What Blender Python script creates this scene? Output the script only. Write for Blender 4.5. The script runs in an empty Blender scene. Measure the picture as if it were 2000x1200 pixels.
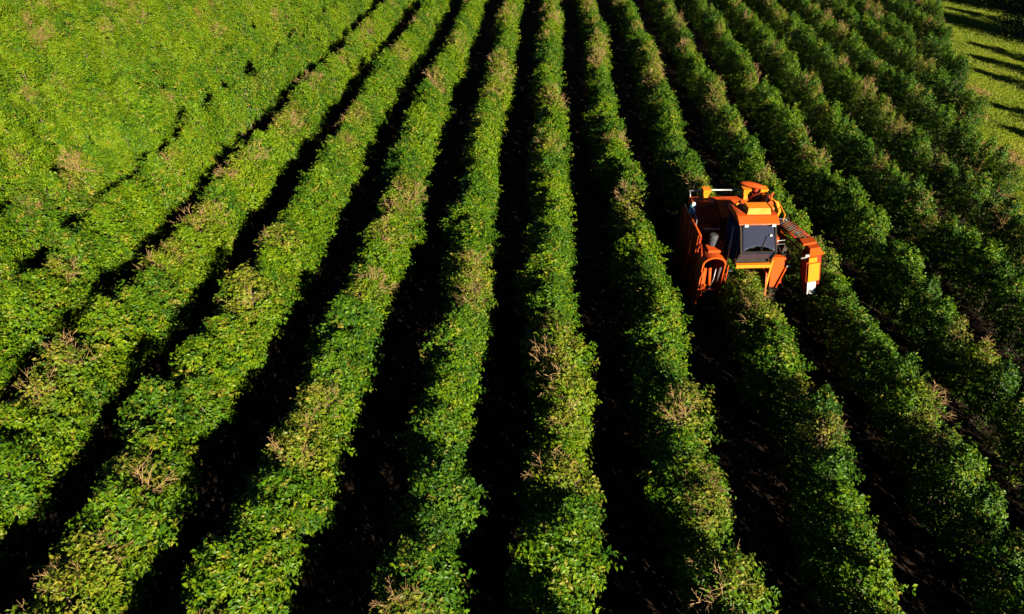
import bpy, bmesh, math, random
import numpy as np
from mathutils import Vector, Matrix

R = math.radians
random.seed(7)
rng = np.random.default_rng(7)
S = bpy.context.scene
C = S.collection

# ------------------------------------------------------------------ camera, sky, sun, exposure
CAM_Z = 16.3
PITCH = 36.06           # degrees below the horizon
YAW = 0.02              # degrees to the left of the row direction (+Y)
ROLL = -3.5             # the drone hangs slightly askew: the ground dips to the right
cd = bpy.data.cameras.new('camera')
cam = bpy.data.objects.new('camera', cd)
C.objects.link(cam)
cam.location = (0, 0, CAM_Z)
_c, _s, _cp, _sp = math.cos(R(YAW)), math.sin(R(YAW)), math.cos(R(PITCH)), math.sin(R(PITCH))
_r0, CAM_F = Vector((_c, _s, 0)), Vector((-_s * _cp, _c * _cp, -_sp))
_d0 = CAM_F.cross(_r0)
CAM_R = _r0 * math.cos(R(ROLL)) + _d0 * math.sin(R(ROLL))
CAM_D = _d0 * math.cos(R(ROLL)) - _r0 * math.sin(R(ROLL))
cam.rotation_euler = Matrix((CAM_R, -CAM_D, -CAM_F)).transposed().to_euler()
cd.sensor_width = 36
cd.lens = 36 * 1333 / 2000
cd.clip_start = 0.1
cd.clip_end = 6000
S.camera = cam

SUN_EL = 20.8
SUN_AZ = 147.0          # clockwise from +Y: behind the camera, to the right
w = bpy.data.worlds.new('World')
S.world = w
w.use_nodes = True
wn = w.node_tree.nodes
wl = w.node_tree.links
bg = wn['Background']
sky = wn.new('ShaderNodeTexSky')
sky.sky_type = 'NISHITA'
sky.sun_disc = False
sky.sun_elevation = R(SUN_EL)
sky.sun_rotation = R(SUN_AZ)
sky.altitude = 1100
sky.air_density = 0.16
sky.dust_density = 0.0
wl.new(sky.outputs[0], bg.inputs[0])
bg.inputs[1].default_value = 0.05
sd = bpy.data.lights.new('sun', 'SUN')
sd.energy = 5.0
sd.angle = R(0.5)
sd.color = (1.0, 0.88, 0.66)
sun = bpy.data.objects.new('sun', sd)
C.objects.link(sun)
sv = Vector((math.sin(R(SUN_AZ)) * math.cos(R(SUN_EL)), math.cos(R(SUN_AZ)) * math.cos(R(SUN_EL)), math.sin(R(SUN_EL))))
sun.rotation_euler = sv.to_track_quat('Z', 'Y').to_euler()
sun.location = sv * 100

vs = S.view_settings
vs.view_transform = 'Standard'
vs.look = 'None'
vs.gamma = 1.0
vs.use_curve_mapping = False
vs.exposure = 1.36
S.render.engine = 'CYCLES'
S.cycles.max_bounces = 5
S.cycles.diffuse_bounces = 0
S.cycles.glossy_bounces = 3
S.cycles.transmission_bounces = 4
S.cycles.transparent_max_bounces = 4
S.cycles.use_denoising = True

# ------------------------------------------------------------------ small helpers
def tag(o, label=None, cat=None, group=None, kind=None):
    if label: o['label'] = label
    if cat: o['category'] = cat
    if group: o['group'] = group
    if kind: o['kind'] = kind
    return o

def empty(name, loc=(0, 0, 0), rz=0.0):
    o = bpy.data.objects.new(name, None)
    o.empty_display_size = 0.3
    o.location = loc
    o.rotation_euler = (0, 0, rz)
    C.objects.link(o)
    return o

def link(name, me, parent=None):
    o = bpy.data.objects.new(name, me)
    C.objects.link(o)
    o.parent = parent
    return o

def np_mesh(name, V, F, mats, tint=None, mat_idx=None, smooth=False):
    """F: (n,k) faces of one size"""
    me = bpy.data.meshes.new(name)
    V = np.asarray(V, dtype=np.float32)
    F = np.asarray(F, dtype=np.int32)
    n, k = F.shape
    me.vertices.add(len(V))
    me.vertices.foreach_set('co', V.ravel())
    me.loops.add(n * k)
    me.loops.foreach_set('vertex_index', F.ravel())
    me.polygons.add(n)
    me.polygons.foreach_set('loop_start', np.arange(0, n * k, k, dtype=np.int32))
    me.polygons.foreach_set('loop_total', np.full(n, k, dtype=np.int32))
    for m in mats:
        me.materials.append(m)
    if mat_idx is not None:
        me.polygons.foreach_set('material_index', np.asarray(mat_idx, dtype=np.int32))
    me.polygons.foreach_set('use_smooth', np.full(n, smooth, dtype=bool))
    if tint is not None:
        a = me.color_attributes.new('tint', 'FLOAT_COLOR', 'POINT')
        a.data.foreach_set('color', np.asarray(tint, dtype=np.float32).ravel())
    me.update(calc_edges=True)
    me.validate()
    return me

def nt(name):
    m = bpy.data.materials.new(name)
    m.use_nodes = True
    t = m.node_tree
    b = t.nodes['Principled BSDF']
    return m, t, b

def N(t, typ, **kw):
    n = t.nodes.new(typ)
    for k, v in kw.items():
        setattr(n, k, v)
    return n

def ramp(t, stops):
    r = N(t, 'ShaderNodeValToRGB')
    e = r.color_ramp.elements
    while len(e) < len(stops):
        e.new(0.5)
    for i, (p, c) in enumerate(stops):
        e[i].position = p
        e[i].color = (*c, 1)
    return r

def mixc(t, fac, a, b, mode='MIX'):
    m = N(t, 'ShaderNodeMix', data_type='RGBA', blend_type=mode)
    for s, v in ((0, fac), (6, a), (7, b)):
        if hasattr(v, 'is_output'):
            t.links.new(v, m.inputs[s])
        elif isinstance(v, tuple):
            m.inputs[s].default_value = (*v, 1)
        else:
            m.inputs[s].default_value = v
    return m.outputs[2]

def maprange(t, v, a, b, c, d):
    m = N(t, 'ShaderNodeMapRange')
    t.links.new(v, m.inputs[0])
    for i, x in enumerate((a, b, c, d)):
        m.inputs[i + 1].default_value = x
    return m.outputs[0]

# ------------------------------------------------------------------ materials
def leaf_material(name, stops, yellow, rough=0.42, transl=0.10, spec=0.20):
    m, t, b = nt(name)
    at = N(t, 'ShaderNodeAttribute', attribute_name='tint')
    sep = N(t, 'ShaderNodeSeparateColor')
    t.links.new(at.outputs['Color'], sep.inputs[0])
    oi = N(t, 'ShaderNodeObjectInfo')
    no = N(t, 'ShaderNodeTexNoise')
    no.inputs['Scale'].default_value = 0.11
    no.inputs['Detail'].default_value = 2.0
    t.links.new(oi.outputs['Location'], no.inputs['Vector'])
    # leaf random + plant random + slow drift over the field
    a1 = N(t, 'ShaderNodeMath', operation='MULTIPLY_ADD')
    t.links.new(oi.outputs['Random'], a1.inputs[0]); a1.inputs[1].default_value = 0.42
    t.links.new(sep.outputs[0], a1.inputs[2])
    a2 = N(t, 'ShaderNodeMath', operation='MULTIPLY_ADD')
    t.links.new(no.outputs['Fac'], a2.inputs[0]); a2.inputs[1].default_value = 0.7
    t.links.new(a1.outputs[0], a2.inputs[2])
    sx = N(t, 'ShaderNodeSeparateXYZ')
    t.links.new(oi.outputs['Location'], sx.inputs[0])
    west = maprange(t, sx.outputs[0], -34.0, 36.0, 0.24, -0.26)       # leaf tone paler to the left, darker to the right of the field
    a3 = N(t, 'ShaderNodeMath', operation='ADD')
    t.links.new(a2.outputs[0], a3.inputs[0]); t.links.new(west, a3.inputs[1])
    f = maprange(t, a3.outputs[0], 0.3, 1.45, 0.0, 1.0)
    rp = ramp(t, stops)
    t.links.new(f, rp.inputs[0])
    col = mixc(t, sep.outputs[1], rp.outputs[0], yellow)
    t.links.new(col, b.inputs['Base Color'])
    b.inputs['Roughness'].default_value = rough
    b.inputs['Specular IOR Level'].default_value = spec
    tr = N(t, 'ShaderNodeBsdfTranslucent')
    tc = mixc(t, 1.0, col, (0.9, 1.0, 0.35), 'MULTIPLY')
    t.links.new(tc, tr.inputs[0])
    mx = N(t, 'ShaderNodeMixShader')
    mx.inputs[0].default_value = transl
    t.links.new(b.outputs[0], mx.inputs[1])
    t.links.new(tr.outputs[0], mx.inputs[2])
    t.links.new(mx.outputs[0], t.nodes['Material Output'].inputs[0])
    return m

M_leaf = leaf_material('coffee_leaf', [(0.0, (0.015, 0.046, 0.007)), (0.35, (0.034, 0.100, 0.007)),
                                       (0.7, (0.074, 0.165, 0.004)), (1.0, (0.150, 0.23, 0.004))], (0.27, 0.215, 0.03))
M_tree_leaf = leaf_material('tree_leaf', [(0.0, (0.02, 0.05, 0.012)), (0.5, (0.04, 0.08, 0.018)), (1.0, (0.07, 0.11, 0.02))],
                            (0.2, 0.15, 0.04), rough=0.5)
M_grass = leaf_material('grass_blade', [(0.0, (0.07, 0.14, 0.008)), (0.5, (0.115, 0.19, 0.012)), (1.0, (0.2, 0.24, 0.02))],
                        (0.32, 0.25, 0.08), rough=0.6, spec=0.2)
M_litter = leaf_material('dry_leaf', [(0.0, (0.04, 0.024, 0.014)), (1.0, (0.12, 0.07, 0.035))], (0.16, 0.1, 0.05), rough=0.7, spec=0.2)

def bark_material(name, c0, c1, scale):
    m, t, b = nt(name)
    tc = N(t, 'ShaderNodeTexCoord')
    no = N(t, 'ShaderNodeTexNoise')
    no.inputs['Scale'].default_value = scale
    no.inputs['Detail'].default_value = 4
    t.links.new(tc.outputs['Object'], no.inputs['Vector'])
    rp = ramp(t, [(0.3, c0), (0.7, c1)])
    t.links.new(no.outputs['Fac'], rp.inputs[0])
    t.links.new(rp.outputs[0], b.inputs['Base Color'])
    b.inputs['Roughness'].default_value = 0.85
    bp = N(t, 'ShaderNodeBump')
    bp.inputs['Strength'].default_value = 0.4
    t.links.new(no.outputs['Fac'], bp.inputs['Height'])
    t.links.new(bp.outputs[0], b.inputs['Normal'])
    return m

M_bark = bark_material('coffee_bark', (0.10, 0.07, 0.05), (0.22, 0.17, 0.12), 9)
M_twig = bark_material('bare_twig', (0.27, 0.16, 0.065), (0.50, 0.32, 0.14), 7)
M_treebark = bark_material('tree_bark', (0.12, 0.09, 0.07), (0.3, 0.24, 0.18), 5)

def soil_material():
    m, t, b = nt('dark_soil')
    g = N(t, 'ShaderNodeNewGeometry')
    n1 = N(t, 'ShaderNodeTexNoise'); n1.inputs['Scale'].default_value = 0.5; n1.inputs['Detail'].default_value = 6
    n2 = N(t, 'ShaderNodeTexNoise'); n2.inputs['Scale'].default_value = 7; n2.inputs['Detail'].default_value = 8; n2.inputs['Roughness'].default_value = 0.7
    t.links.new(g.outputs['Position'], n1.inputs['Vector'])
    t.links.new(g.outputs['Position'], n2.inputs['Vector'])
    rp = ramp(t, [(0.25, (0.012, 0.008, 0.006)), (0.5, (0.022, 0.014, 0.010)), (0.8, (0.045, 0.028, 0.02))])
    t.links.new(n2.outputs['Fac'], rp.inputs[0])
    c = mixc(t, n1.outputs['Fac'], rp.outputs[0], (0.034, 0.02, 0.013))
    t.links.new(c, b.inputs['Base Color'])
    b.inputs['Roughness'].default_value = 0.95
    b.inputs['Specular IOR Level'].default_value = 0.15
    bp = N(t, 'ShaderNodeBump'); bp.inputs['Strength'].default_value = 0.7; bp.inputs['Distance'].default_value = 0.06
    t.links.new(n2.outputs['Fac'], bp.inputs['Height'])
    t.links.new(bp.outputs[0], b.inputs['Normal'])
    return m
M_soil = soil_material()

def turf_material():
    m, t, b = nt('mown_grass')
    g = N(t, 'ShaderNodeNewGeometry')
    n1 = N(t, 'ShaderNodeTexNoise'); n1.inputs['Scale'].default_value = 0.22; n1.inputs['Detail'].default_value = 5
    n2 = N(t, 'ShaderNodeTexNoise'); n2.inputs['Scale'].default_value = 5; n2.inputs['Detail'].default_value = 8
    n3 = N(t, 'ShaderNodeTexNoise'); n3.inputs['Scale'].default_value = 0.35; n3.inputs['Detail'].default_value = 4
    for n in (n1, n2, n3):
        t.links.new(g.outputs['Position'], n.inputs['Vector'])
    r1 = ramp(t, [(0.3, (0.13, 0.22, 0.010)), (0.55, (0.20, 0.28, 0.012)), (0.75, (0.29, 0.31, 0.03))])
    t.links.new(n1.outputs['Fac'], r1.inputs[0])
    r2 = ramp(t, [(0.3, (0.5, 0.5, 0.5)), (0.7, (1.25, 1.2, 1.1))])
    t.links.new(n2.outputs['Fac'], r2.inputs[0])
    c = mixc(t, 1.0, r1.outputs[0], r2.outputs[0], 'MULTIPLY')
    # bare reddish earth shows along the edge of the field (edge amount stored in the mesh)
    at = N(t, 'ShaderNodeAttribute', attribute_name='tint')
    sp = N(t, 'ShaderNodeSeparateColor')
    t.links.new(at.outputs['Color'], sp.inputs[0])
    ad = N(t, 'ShaderNodeMath', operation='ADD')
    t.links.new(sp.outputs[0], ad.inputs[0]); t.links.new(n3.outputs['Fac'], ad.inputs[1])
    f = maprange(t, ad.outputs[0], 1.0, 1.25, 0.0, 0.9)
    c2 = mixc(t, f, c, (0.34, 0.18, 0.075))
    t.links.new(c2, b.inputs['Base Color'])
    b.inputs['Roughness'].default_value = 0.9
    b.inputs['Specular IOR Level'].default_value = 0.1
    bp = N(t, 'ShaderNodeBump'); bp.inputs['Strength'].default_value = 1.0; bp.inputs['Distance'].default_value = 0.15
    t.links.new(n2.outputs['Fac'], bp.inputs['Height'])
    t.links.new(bp.outputs[0], b.inputs['Normal'])
    return m
M_turf = turf_material()

def paint(name, col, rough=0.4, metal=0.0, dirt=0.35, coat=0.0, dirtcol=(0.13, 0.07, 0.04)):
    m, t, b = nt(name)
    tc = N(t, 'ShaderNodeTexCoord')
    n1 = N(t, 'ShaderNodeTexNoise'); n1.inputs['Scale'].default_value = 2.2; n1.inputs['Detail'].default_value = 8; n1.inputs['Roughness'].default_value = 0.65
    n2 = N(t, 'ShaderNodeTexNoise'); n2.inputs['Scale'].default_value = 30; n2.inputs['Detail'].default_value = 4
    for n in (n1, n2):
        t.links.new(tc.outputs['Object'], n.inputs['Vector'])
    f = maprange(t, n1.outputs['Fac'], 0.42, 0.72, 0.0, dirt * 1.25)
    c = mixc(t, f, col, dirtcol)
    f2 = maprange(t, n2.outputs['Fac'], 0.6, 0.8, 0.0, dirt * 0.5)
    c = mixc(t, f2, c, dirtcol)
    t.links.new(c, b.inputs['Base Color'])
    r = maprange(t, n1.outputs['Fac'], 0.3, 0.75, rough, min(1.0, rough + 0.35))
    t.links.new(r, b.inputs['Roughness'])
    b.inputs['Metallic'].default_value = metal
    b.inputs['Coat Weight'].default_value = coat
    b.inputs['Specular IOR Level'].default_value = 0.28
    return m
M_orange = paint('orange_paint', (0.64, 0.078, 0.002), 0.42)
M_yellow = paint('yellow_orange_paint', (0.80, 0.245, 0.008), 0.45, dirt=0.2)
M_dred = paint('red_and_shade_paint', (0.36, 0.030, 0.008), 0.5, dirtcol=(0.10, 0.022, 0.012))  # dark red; shade painted into the colour of the left wall and hopper
M_black = paint('black_rubber', (0.018, 0.018, 0.018), 0.8)
M_dark = paint('dark_metal', (0.05, 0.045, 0.045), 0.5, 0.3)
M_slat = paint('worn_slat', (0.16, 0.045, 0.03), 0.6)
M_dull = paint('dull_steel', (0.065, 0.075, 0.095), 0.5, 0.2, dirt=0.3)
M_grey = paint('grey_steel', (0.42, 0.42, 0.44), 0.35, 0.6, dirt=0.3)
M_white = paint('white_plastic', (0.8, 0.8, 0.78), 0.4, dirt=0.06)
M_blue = paint('blue_plastic', (0.07, 0.30, 0.42), 0.35, dirt=0.1)
M_seat = paint('seat_vinyl', (0.03, 0.03, 0.035), 0.6)

def glass_material():
    m, t, b = nt('tinted_glass')
    b.inputs['Base Color'].default_value = (0.046, 0.053, 0.095, 1)     # even blue-grey tint
    b.inputs['Roughness'].default_value = 0.06
    b.inputs['IOR'].default_value = 1.55
    b.inputs['Specular IOR Level'].default_value = 0.9
    tr = N(t, 'ShaderNodeBsdfTransparent'); tr.inputs[0].default_value = (0.35, 0.37, 0.4, 1)
    mx = N(t, 'ShaderNodeMixShader'); mx.inputs[0].default_value = 0.35
    t.links.new(b.outputs[0], mx.inputs[1]); t.links.new(tr.outputs[0], mx.inputs[2])
    t.links.new(mx.outputs[0], t.nodes['Material Output'].inputs[0])
    return m
M_glass = glass_material()

# ------------------------------------------------------------------ the layout of the field
SPACING = 3.5
ROW0_X = 1.70                      # the row nearly under the camera
EDGE_A, EDGE_B = Vector((29.0, 41.0)), Vector((46.2, 90.6))   # slanted right-hand edge of the field
def edge_x(y):
    s = (y - EDGE_A.y) / (EDGE_B.y - EDGE_A.y)
    return EDGE_A.x + s * (EDGE_B.x - EDGE_A.x)
def edge_y(x):
    s = (x - EDGE_A.x) / (EDGE_B.x - EDGE_A.x)
    return EDGE_A.y + s * (EDGE_B.y - EDGE_A.y)

ROWS = {}
for k in range(-14, 15):
    ROWS[k] = ROW0_X + SPACING * k
HX, HY = 9.34, 23.3                 # the harvester stands here, over row 2

BOW_Y = [7, 10, 19, 36, 62, 90]
BOW = [-0.05, 0.1, 0.05, -0.25, 0.08, 0.2]
BOW_R = [0, 0, 0.07, -0.04, 0.07, 0.08]
def row_wiggle(k, y):
    bow = float(np.interp(y, BOW_Y, BOW)) + max(0, min(k, 6)) * float(np.interp(y, BOW_Y, BOW_R))
    near = float(np.interp(y, [8, 20, 60], [1.1, 0.6, 0.0]))       # the rows splay a little towards the near headland
    bow += near * (max(k, -6) + 1) * 0.35 if k < -1 else near * {-1: -0.02, 0: -0.24, 1: -0.05}.get(k, 0.18)
    return bow + (0.11 * math.sin(y * 0.21 + k * 1.7) + 0.10 * math.sin(y * 0.53 + k * 2.9) + 0.07 * math.sin(y * 1.1 + k * 5.1))

# ------------------------------------------------------------------ ground
def ground_height(X, Y):
    """wheel ruts between the rows and slight ridges beneath them"""
    z = np.zeros_like(X)
    inside = (Y > 0) & (Y < 100) & (X > -60) & (X < edge_x(Y) - 0.5)
    ph = (X - ROW0_X) / SPACING
    d = np.abs(ph - np.round(ph)) * SPACING         # distance to a row
    rut = -0.07 * np.exp(-((d - 1.05) / 0.2) ** 2) + 0.05 * np.exp(-(d / 0.5) ** 2)
    lump = 0.02 * np.sin(X * 3.1 + Y * 1.3) * np.sin(Y * 2.3 - X)
    z = np.where(inside, rut + lump - 0.02, -0.02)
    return z
gx = np.concatenate(([-3000, -1200, -500, -200, -110], np.arange(-66, 46, 0.35), [60, 80, 120, 220, 500, 1200, 3000]))
gy = np.concatenate(([-3000, -1000, -300, -80, -20], np.arange(-4, 100, 1.2), [115, 150, 220, 400, 900, 3000]))
GX, GY = np.meshgrid(gx, gy)
GZ = ground_height(GX, GY)
V = np.stack([GX, GY, GZ], -1).reshape(-1, 3)
nx, ny = len(gx), len(gy)
ii, jj = np.meshgrid(np.arange(nx - 1), np.arange(ny - 1))
a = (jj * nx + ii).ravel()
F = np.stack([a, a + 1, a + nx + 1, a + nx], -1)
tag(link('ground', np_mesh('ground', V, F, [M_soil], smooth=True)), 'dark brown bare soil between the coffee hedges', kind='structure')

# grass strip beyond the slanted edge of the field
EARTH = [(35.6, 55.5, 1.7), (30.9, 42.0, 2.0), (33.2, 49.0, 1.0)]      # worn patches of bare reddish earth
ys = np.arange(-20, 190, 0.9)
us = np.concatenate((np.arange(0, 8, 0.5), np.arange(8, 30, 1.5), [40, 70, 140, 400, 1500]))
V, T = [], []
for y in ys:
    for i, u in enumerate(us):
        x = edge_x(y) - 0.6 + u + (0.5 * math.sin(y * 0.9) + 0.35 * math.sin(y * 2.3 + 1)) * max(0, 1 - u / 3)
        z = 0.012 + 0.05 * math.sin(x * 0.8 + y * 0.5) * math.sin(y * 0.37) * min(1, u / 3) + 0.05 * min(1, u / 3)
        V.append((x, y, z))
        e = max(0.0, 1 - u / 2.6)
        for (bx, by, br) in EARTH:
            e = max(e, 1.3 - math.hypot(x - bx, (y - by) * .6) / br)
        T.append((e * 0.8, 0, 0, 1))
n = len(us)
ii, jj = np.meshgrid(np.arange(n - 1), np.arange(len(ys) - 1))
a = (jj * n + ii).ravel()
F = np.stack([a, a + 1, a + n + 1, a + n], -1)
tag(link('grass_strip', np_mesh('grass_strip', V, F, [M_turf], tint=T, smooth=True)), 'sunlit yellow-green grass strip along the right edge of the field', kind='structure')

# blades standing on the strip
def blades(count):
    y = rng.uniform(30, 100, count)
    u = rng.uniform(0.1, 1, count) ** 1.3 * 22
    x = np.array([edge_x(t) for t in y]) + u
    h = rng.uniform(0.06, 0.22, count) * np.where(u < 1.5, 1.4, 1)
    an = rng.uniform(0, 2 * np.pi, count)
    wd = rng.uniform(0.02, 0.05, count)
    lx, ly = rng.normal(0, 0.09, count), rng.normal(0, 0.09, count)
    b0 = np.stack([x - np.cos(an) * wd, y - np.sin(an) * wd, np.full(count, 0.0)], -1)
    b1 = np.stack([x + np.cos(an) * wd, y + np.sin(an) * wd, np.full(count, 0.0)], -1)
    tp = np.stack([x + lx, y + ly, h + 0.05], -1)
    V = np.stack([b0, b1, tp], 1).reshape(-1, 3)
    F = np.arange(count * 3).reshape(-1, 3)
    tt = np.zeros((count, 3, 4)); tt[..., 3] = 1
    tt[..., 0] = rng.uniform(0, 1, count)[:, None]
    tt[..., 1] = (rng.uniform(0, 1, count) ** 5)[:, None]
    return np_mesh('grass_blades', V, F, [M_grass], tint=tt.reshape(-1, 4))
tag(link('grass_tufts', blades(45000)), 'short uneven grass blades over the strip beside the field', 'grass', kind='stuff')

# ------------------------------------------------------------------ leaves, twigs, bushes
def leaf_geometry(P, A, Nn, L, Wd, tint):
    """P base points, A axis, Nn normal; a folded, drooping, five-point leaf each"""
    A = A / np.linalg.norm(A, axis=1, keepdims=True)
    B = np.cross(Nn, A); B /= (np.linalg.norm(B, axis=1, keepdims=True) + 1e-9)
    Nn = np.cross(A, B)
    L = L[:, None]; Wd = Wd[:, None]
    base = P
    mid = P + A * L * 0.48 + Nn * L * 0.02
    lf = P + A * L * 0.45 + B * Wd + Nn * L * 0.11
    rt = P + A * L * 0.45 - B * Wd + Nn * L * 0.11
    tip = P + A * L - Nn * L * 0.10
    V = np.stack([base, lf, rt, tip, mid], 1).reshape(-1, 3)
    o = np.arange(len(P))[:, None] * 5
    F = np.concatenate([o + [0, 4, 1], o + [0, 2, 4], o + [1, 4, 3], o + [4, 2, 3]], 1).reshape(-1, 3)
    T = np.repeat(tint, 5, axis=0)
    return V, F, T

def unit(v):
    return v / (np.linalg.norm(v, axis=-1, keepdims=True) + 1e-9)

PROF_Z = np.array([0.15, 0.55, 1.0, 1.5, 2.05, 2.45, 2.72, 2.95])
PROF_R = np.array([0.62, 0.80, 0.88, 0.90, 0.79, 0.60, 0.38, 0.08])

def bush_mesh(name, seed, bare=0.0, yellow=0.05, shoots=460, lpers=11):
    g = np.random.default_rng(seed)
    # lumps on the crown
    lz = g.uniform(0.5, 2.7, 9); la = g.uniform(0, 2 * np.pi, 9); lw = g.uniform(-0.22, 0.32, 9)
    z = 0.15 + 2.77 * g.uniform(0, 1, shoots) ** 0.8
    ph = g.uniform(0, 2 * np.pi, shoots)
    r = np.interp(z, PROF_Z, PROF_R)
    for i in range(9):
        d = (z - lz[i]) ** 2 / 0.16 + (1 - np.cos(ph - la[i])) / 0.18
        r = r + lw[i] * np.exp(-d)
    r = np.maximum(r * g.normal(1.0, 0.16, shoots), 0.05)
    tips = np.stack([np.cos(ph) * r, np.sin(ph) * r, z], -1)
    far = g.uniform(0, 1, shoots) < 0.07                          # long shoots that stand out of the crown
    tips += unit(tips - np.array([0, 0, 1.2])) * (far * g.uniform(0.1, 0.32, shoots))[:, None]
    # a branch starts nearer the axis and a bit lower, and is nearly level with its tip drooping
    out = unit(np.stack([np.cos(ph), np.sin(ph), 0.15 + (z - 1.2) * 0.42 + g.normal(0, 0.22, shoots)], -1) + g.normal(0, 0.22, (shoots, 3)))
    ln = g.uniform(0.30, 0.62, shoots)
    sh_r = np.clip(g.normal(0.45, 0.20, shoots), 0, 1)          # a tone per shoot
    sh_y = (g.uniform(0, 1, shoots) < yellow) * g.uniform(0.25, 0.8, shoots)
    if bare > 0:
        ba = g.uniform(0, 2 * np.pi)
        near = np.exp(-(((tips - np.array([0.35 * math.cos(ba), 0.35 * math.sin(ba), 2.55])) ** 2).sum(1)) / (0.70 * bare) ** 2)
        sh_y = np.maximum(sh_y, near * g.uniform(0.0, 1.0, shoots))
        keep_p = 1 - 0.90 * near
    else:
        keep_p = np.ones(shoots)
    for _ in range(5):                                           # pockets where one looks into the crown
        c = tips[g.integers(shoots)]
        keep_p = keep_p * (1 - 0.92 * np.exp(-((tips - c) ** 2).sum(1) / 0.17 ** 2))
    s = np.tile(np.linspace(0.0, 1.0, lpers), shoots)
    idx = np.repeat(np.arange(shoots), lpers)
    n = len(idx)
    side = np.tile(np.where(np.arange(lpers) % 2 == 0, 1.0, -1.0), shoots)
    o = out[idx]
    P = tips[idx] - o * ((1 - s) * ln[idx])[:, None] + g.normal(0, 0.035, (n, 3))
    P[:, 2] -= 0.10 * s ** 2
    lat = unit(np.cross(o, np.array([0, 0, 1.0])) + 1e-3)
    A = unit(o * g.uniform(0.3, 1.0, (n, 1)) + lat * (side * g.uniform(0.5, 1.1, n))[:, None] + np.stack([np.zeros(n), np.zeros(n), g.uniform(-0.75, 0.1, n)], -1))
    Nn = unit(o * 0.55 + np.array([0, 0, 0.75]) + g.normal(0, 0.38, (n, 3)))
    L = g.uniform(0.10, 0.175, n) * (0.8 + 0.3 * np.sin(np.pi * s))
    W = L * g.uniform(0.23, 0.31, n)
    keep = g.uniform(0, 1, n) < keep_p[idx]
    tint = np.zeros((n, 4)); tint[:, 3] = 1
    tint[:, 0] = np.clip(sh_r[idx] + g.normal(0, 0.14, n) + 0.12 * (s - 0.5), 0, 1)
    tint[:, 1] = np.clip(sh_y[idx] + (g.uniform(0, 1, n) < 0.006) * 0.6, 0, 0.95)
    V, F, T = leaf_geometry(P[keep], A[keep], Nn[keep], L[keep], W[keep], tint[keep])
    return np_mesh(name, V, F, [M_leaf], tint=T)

def tube_path(pts, r0, r1, sides=4):
    """one tapered tube along a polyline"""
    V, F = [], []
    pts = [Vector(p) for p in pts]
    m = len(pts)
    for i, p in enumerate(pts):
        d = (pts[min(i + 1, m - 1)] - pts[max(i - 1, 0)]).normalized()
        a = d.orthogonal().normalized(); b = d.cross(a)
        r = r0 + (r1 - r0) * i / (m - 1)
        for k in range(sides):
            t = 2 * math.pi * k / sides
            V.append(p + (a * math.cos(t) + b * math.sin(t)) * r)
    for i in range(m - 1):
        for k in range(sides):
            F.append((i * sides + k, i * sides + (k + 1) % sides, (i + 1) * sides + (k + 1) % sides, (i + 1) * sides + k))
    return V, F

def join_tubes(name, tubes, mat):
    V, F = [], []
    for v, f in tubes:
        o = len(V)
        V += [tuple(p) for p in v]
        F += [tuple(i + o for i in q) for q in f]
    return np_mesh(name, V, F, [mat], smooth=True)

def bare_mesh(name, seed):
    g = random.Random(seed)
    tubes = []
    c = Vector((g.uniform(-0.2, 0.2), g.uniform(-0.2, 0.2), 1.88))
    for _ in range(g.randint(11, 15)):
        az = g.uniform(0, 2 * math.pi); el = g.uniform(0.35, 1.35)
        d = Vector((math.cos(az) * math.cos(el), math.sin(az) * math.cos(el), math.sin(el)))
        L = g.uniform(0.85, 1.25) * (0.82 + 0.25 * math.sin(el))
        p = c.copy(); pts = [p.copy()]
        for i in range(4):
            d = (d + Vector((g.gauss(0, .12), g.gauss(0, .12), g.gauss(0, .08) - 0.03))).normalized()
            p = p + d * L / 4
            pts.append(p.copy())
            if i >= 1:
                for _s in range(g.randint(3, 5)):
                    e = (d + Vector((g.gauss(0, .6), g.gauss(0, .6), g.gauss(0, .4)))).normalized()
                    q = p - d * g.uniform(0, L / 5); l2 = g.uniform(0.18, 0.42)
                    q1 = q + e * l2 * .5; q2 = q1 + (e + Vector((0, 0, -.25))).normalized() * l2 * .5
                    tubes.append(tube_path([q, q1, q2], 0.0065, 0.004, 3))
                    if g.random() < .6:
                        e2 = (e + Vector((g.gauss(0, .6), g.gauss(0, .6), g.gauss(0, .4)))).normalized()
                        tubes.append(tube_path([q1, q1 + e2 * g.uniform(.1, .22)], 0.0065, 0.004, 3))
        tubes.append(tube_path(pts, 0.013, 0.006, 4))
    return join_tubes(name, tubes, M_twig)

def stem_mesh(name, seed):
    g = random.Random(seed)
    tubes = []
    for s in range(2):
        x, y = g.uniform(-.12, .12), g.uniform(-.3, .3)
        tubes.append(tube_path([(x, y, -0.08), (x * 1.2, y * 1.2, 0.5), (x + g.gauss(0, .06), y + g.gauss(0, .06), 1.3), (x + g.gauss(0, .1), y + g.gauss(0, .1), 2.25)], 0.05, 0.015, 6))
        for i in range(14):
            z = 0.35 + 1.7 * i / 14; az = g.uniform(0, 2 * math.pi); L = g.uniform(.4, .7) * (1 - 0.25 * z / 2)
            tubes.append(tube_path([(x, y, z), (x + math.cos(az) * L * .5, y + math.sin(az) * L * .5, z + .12), (x + math.cos(az) * L, y + math.sin(az) * L, z + .10)], 0.014, 0.006, 3))
    return join_tubes(name, tubes, M_bark)

FULL = [bush_mesh('bush_leaves', 100 + i, 0.0, 0.03 + 0.05 * (i % 3)) for i in range(9)]
BARE = [bush_mesh('bush_leaves_thin', 200 + i, 0.8 + 0.15 * i, 0.10) for i in range(5)]
STEM = [stem_mesh('bush_stem', 300 + i) for i in range(4)]
TWIG = [bare_mesh('bush_bare_branches', 400 + i) for i in range(6)]

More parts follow.
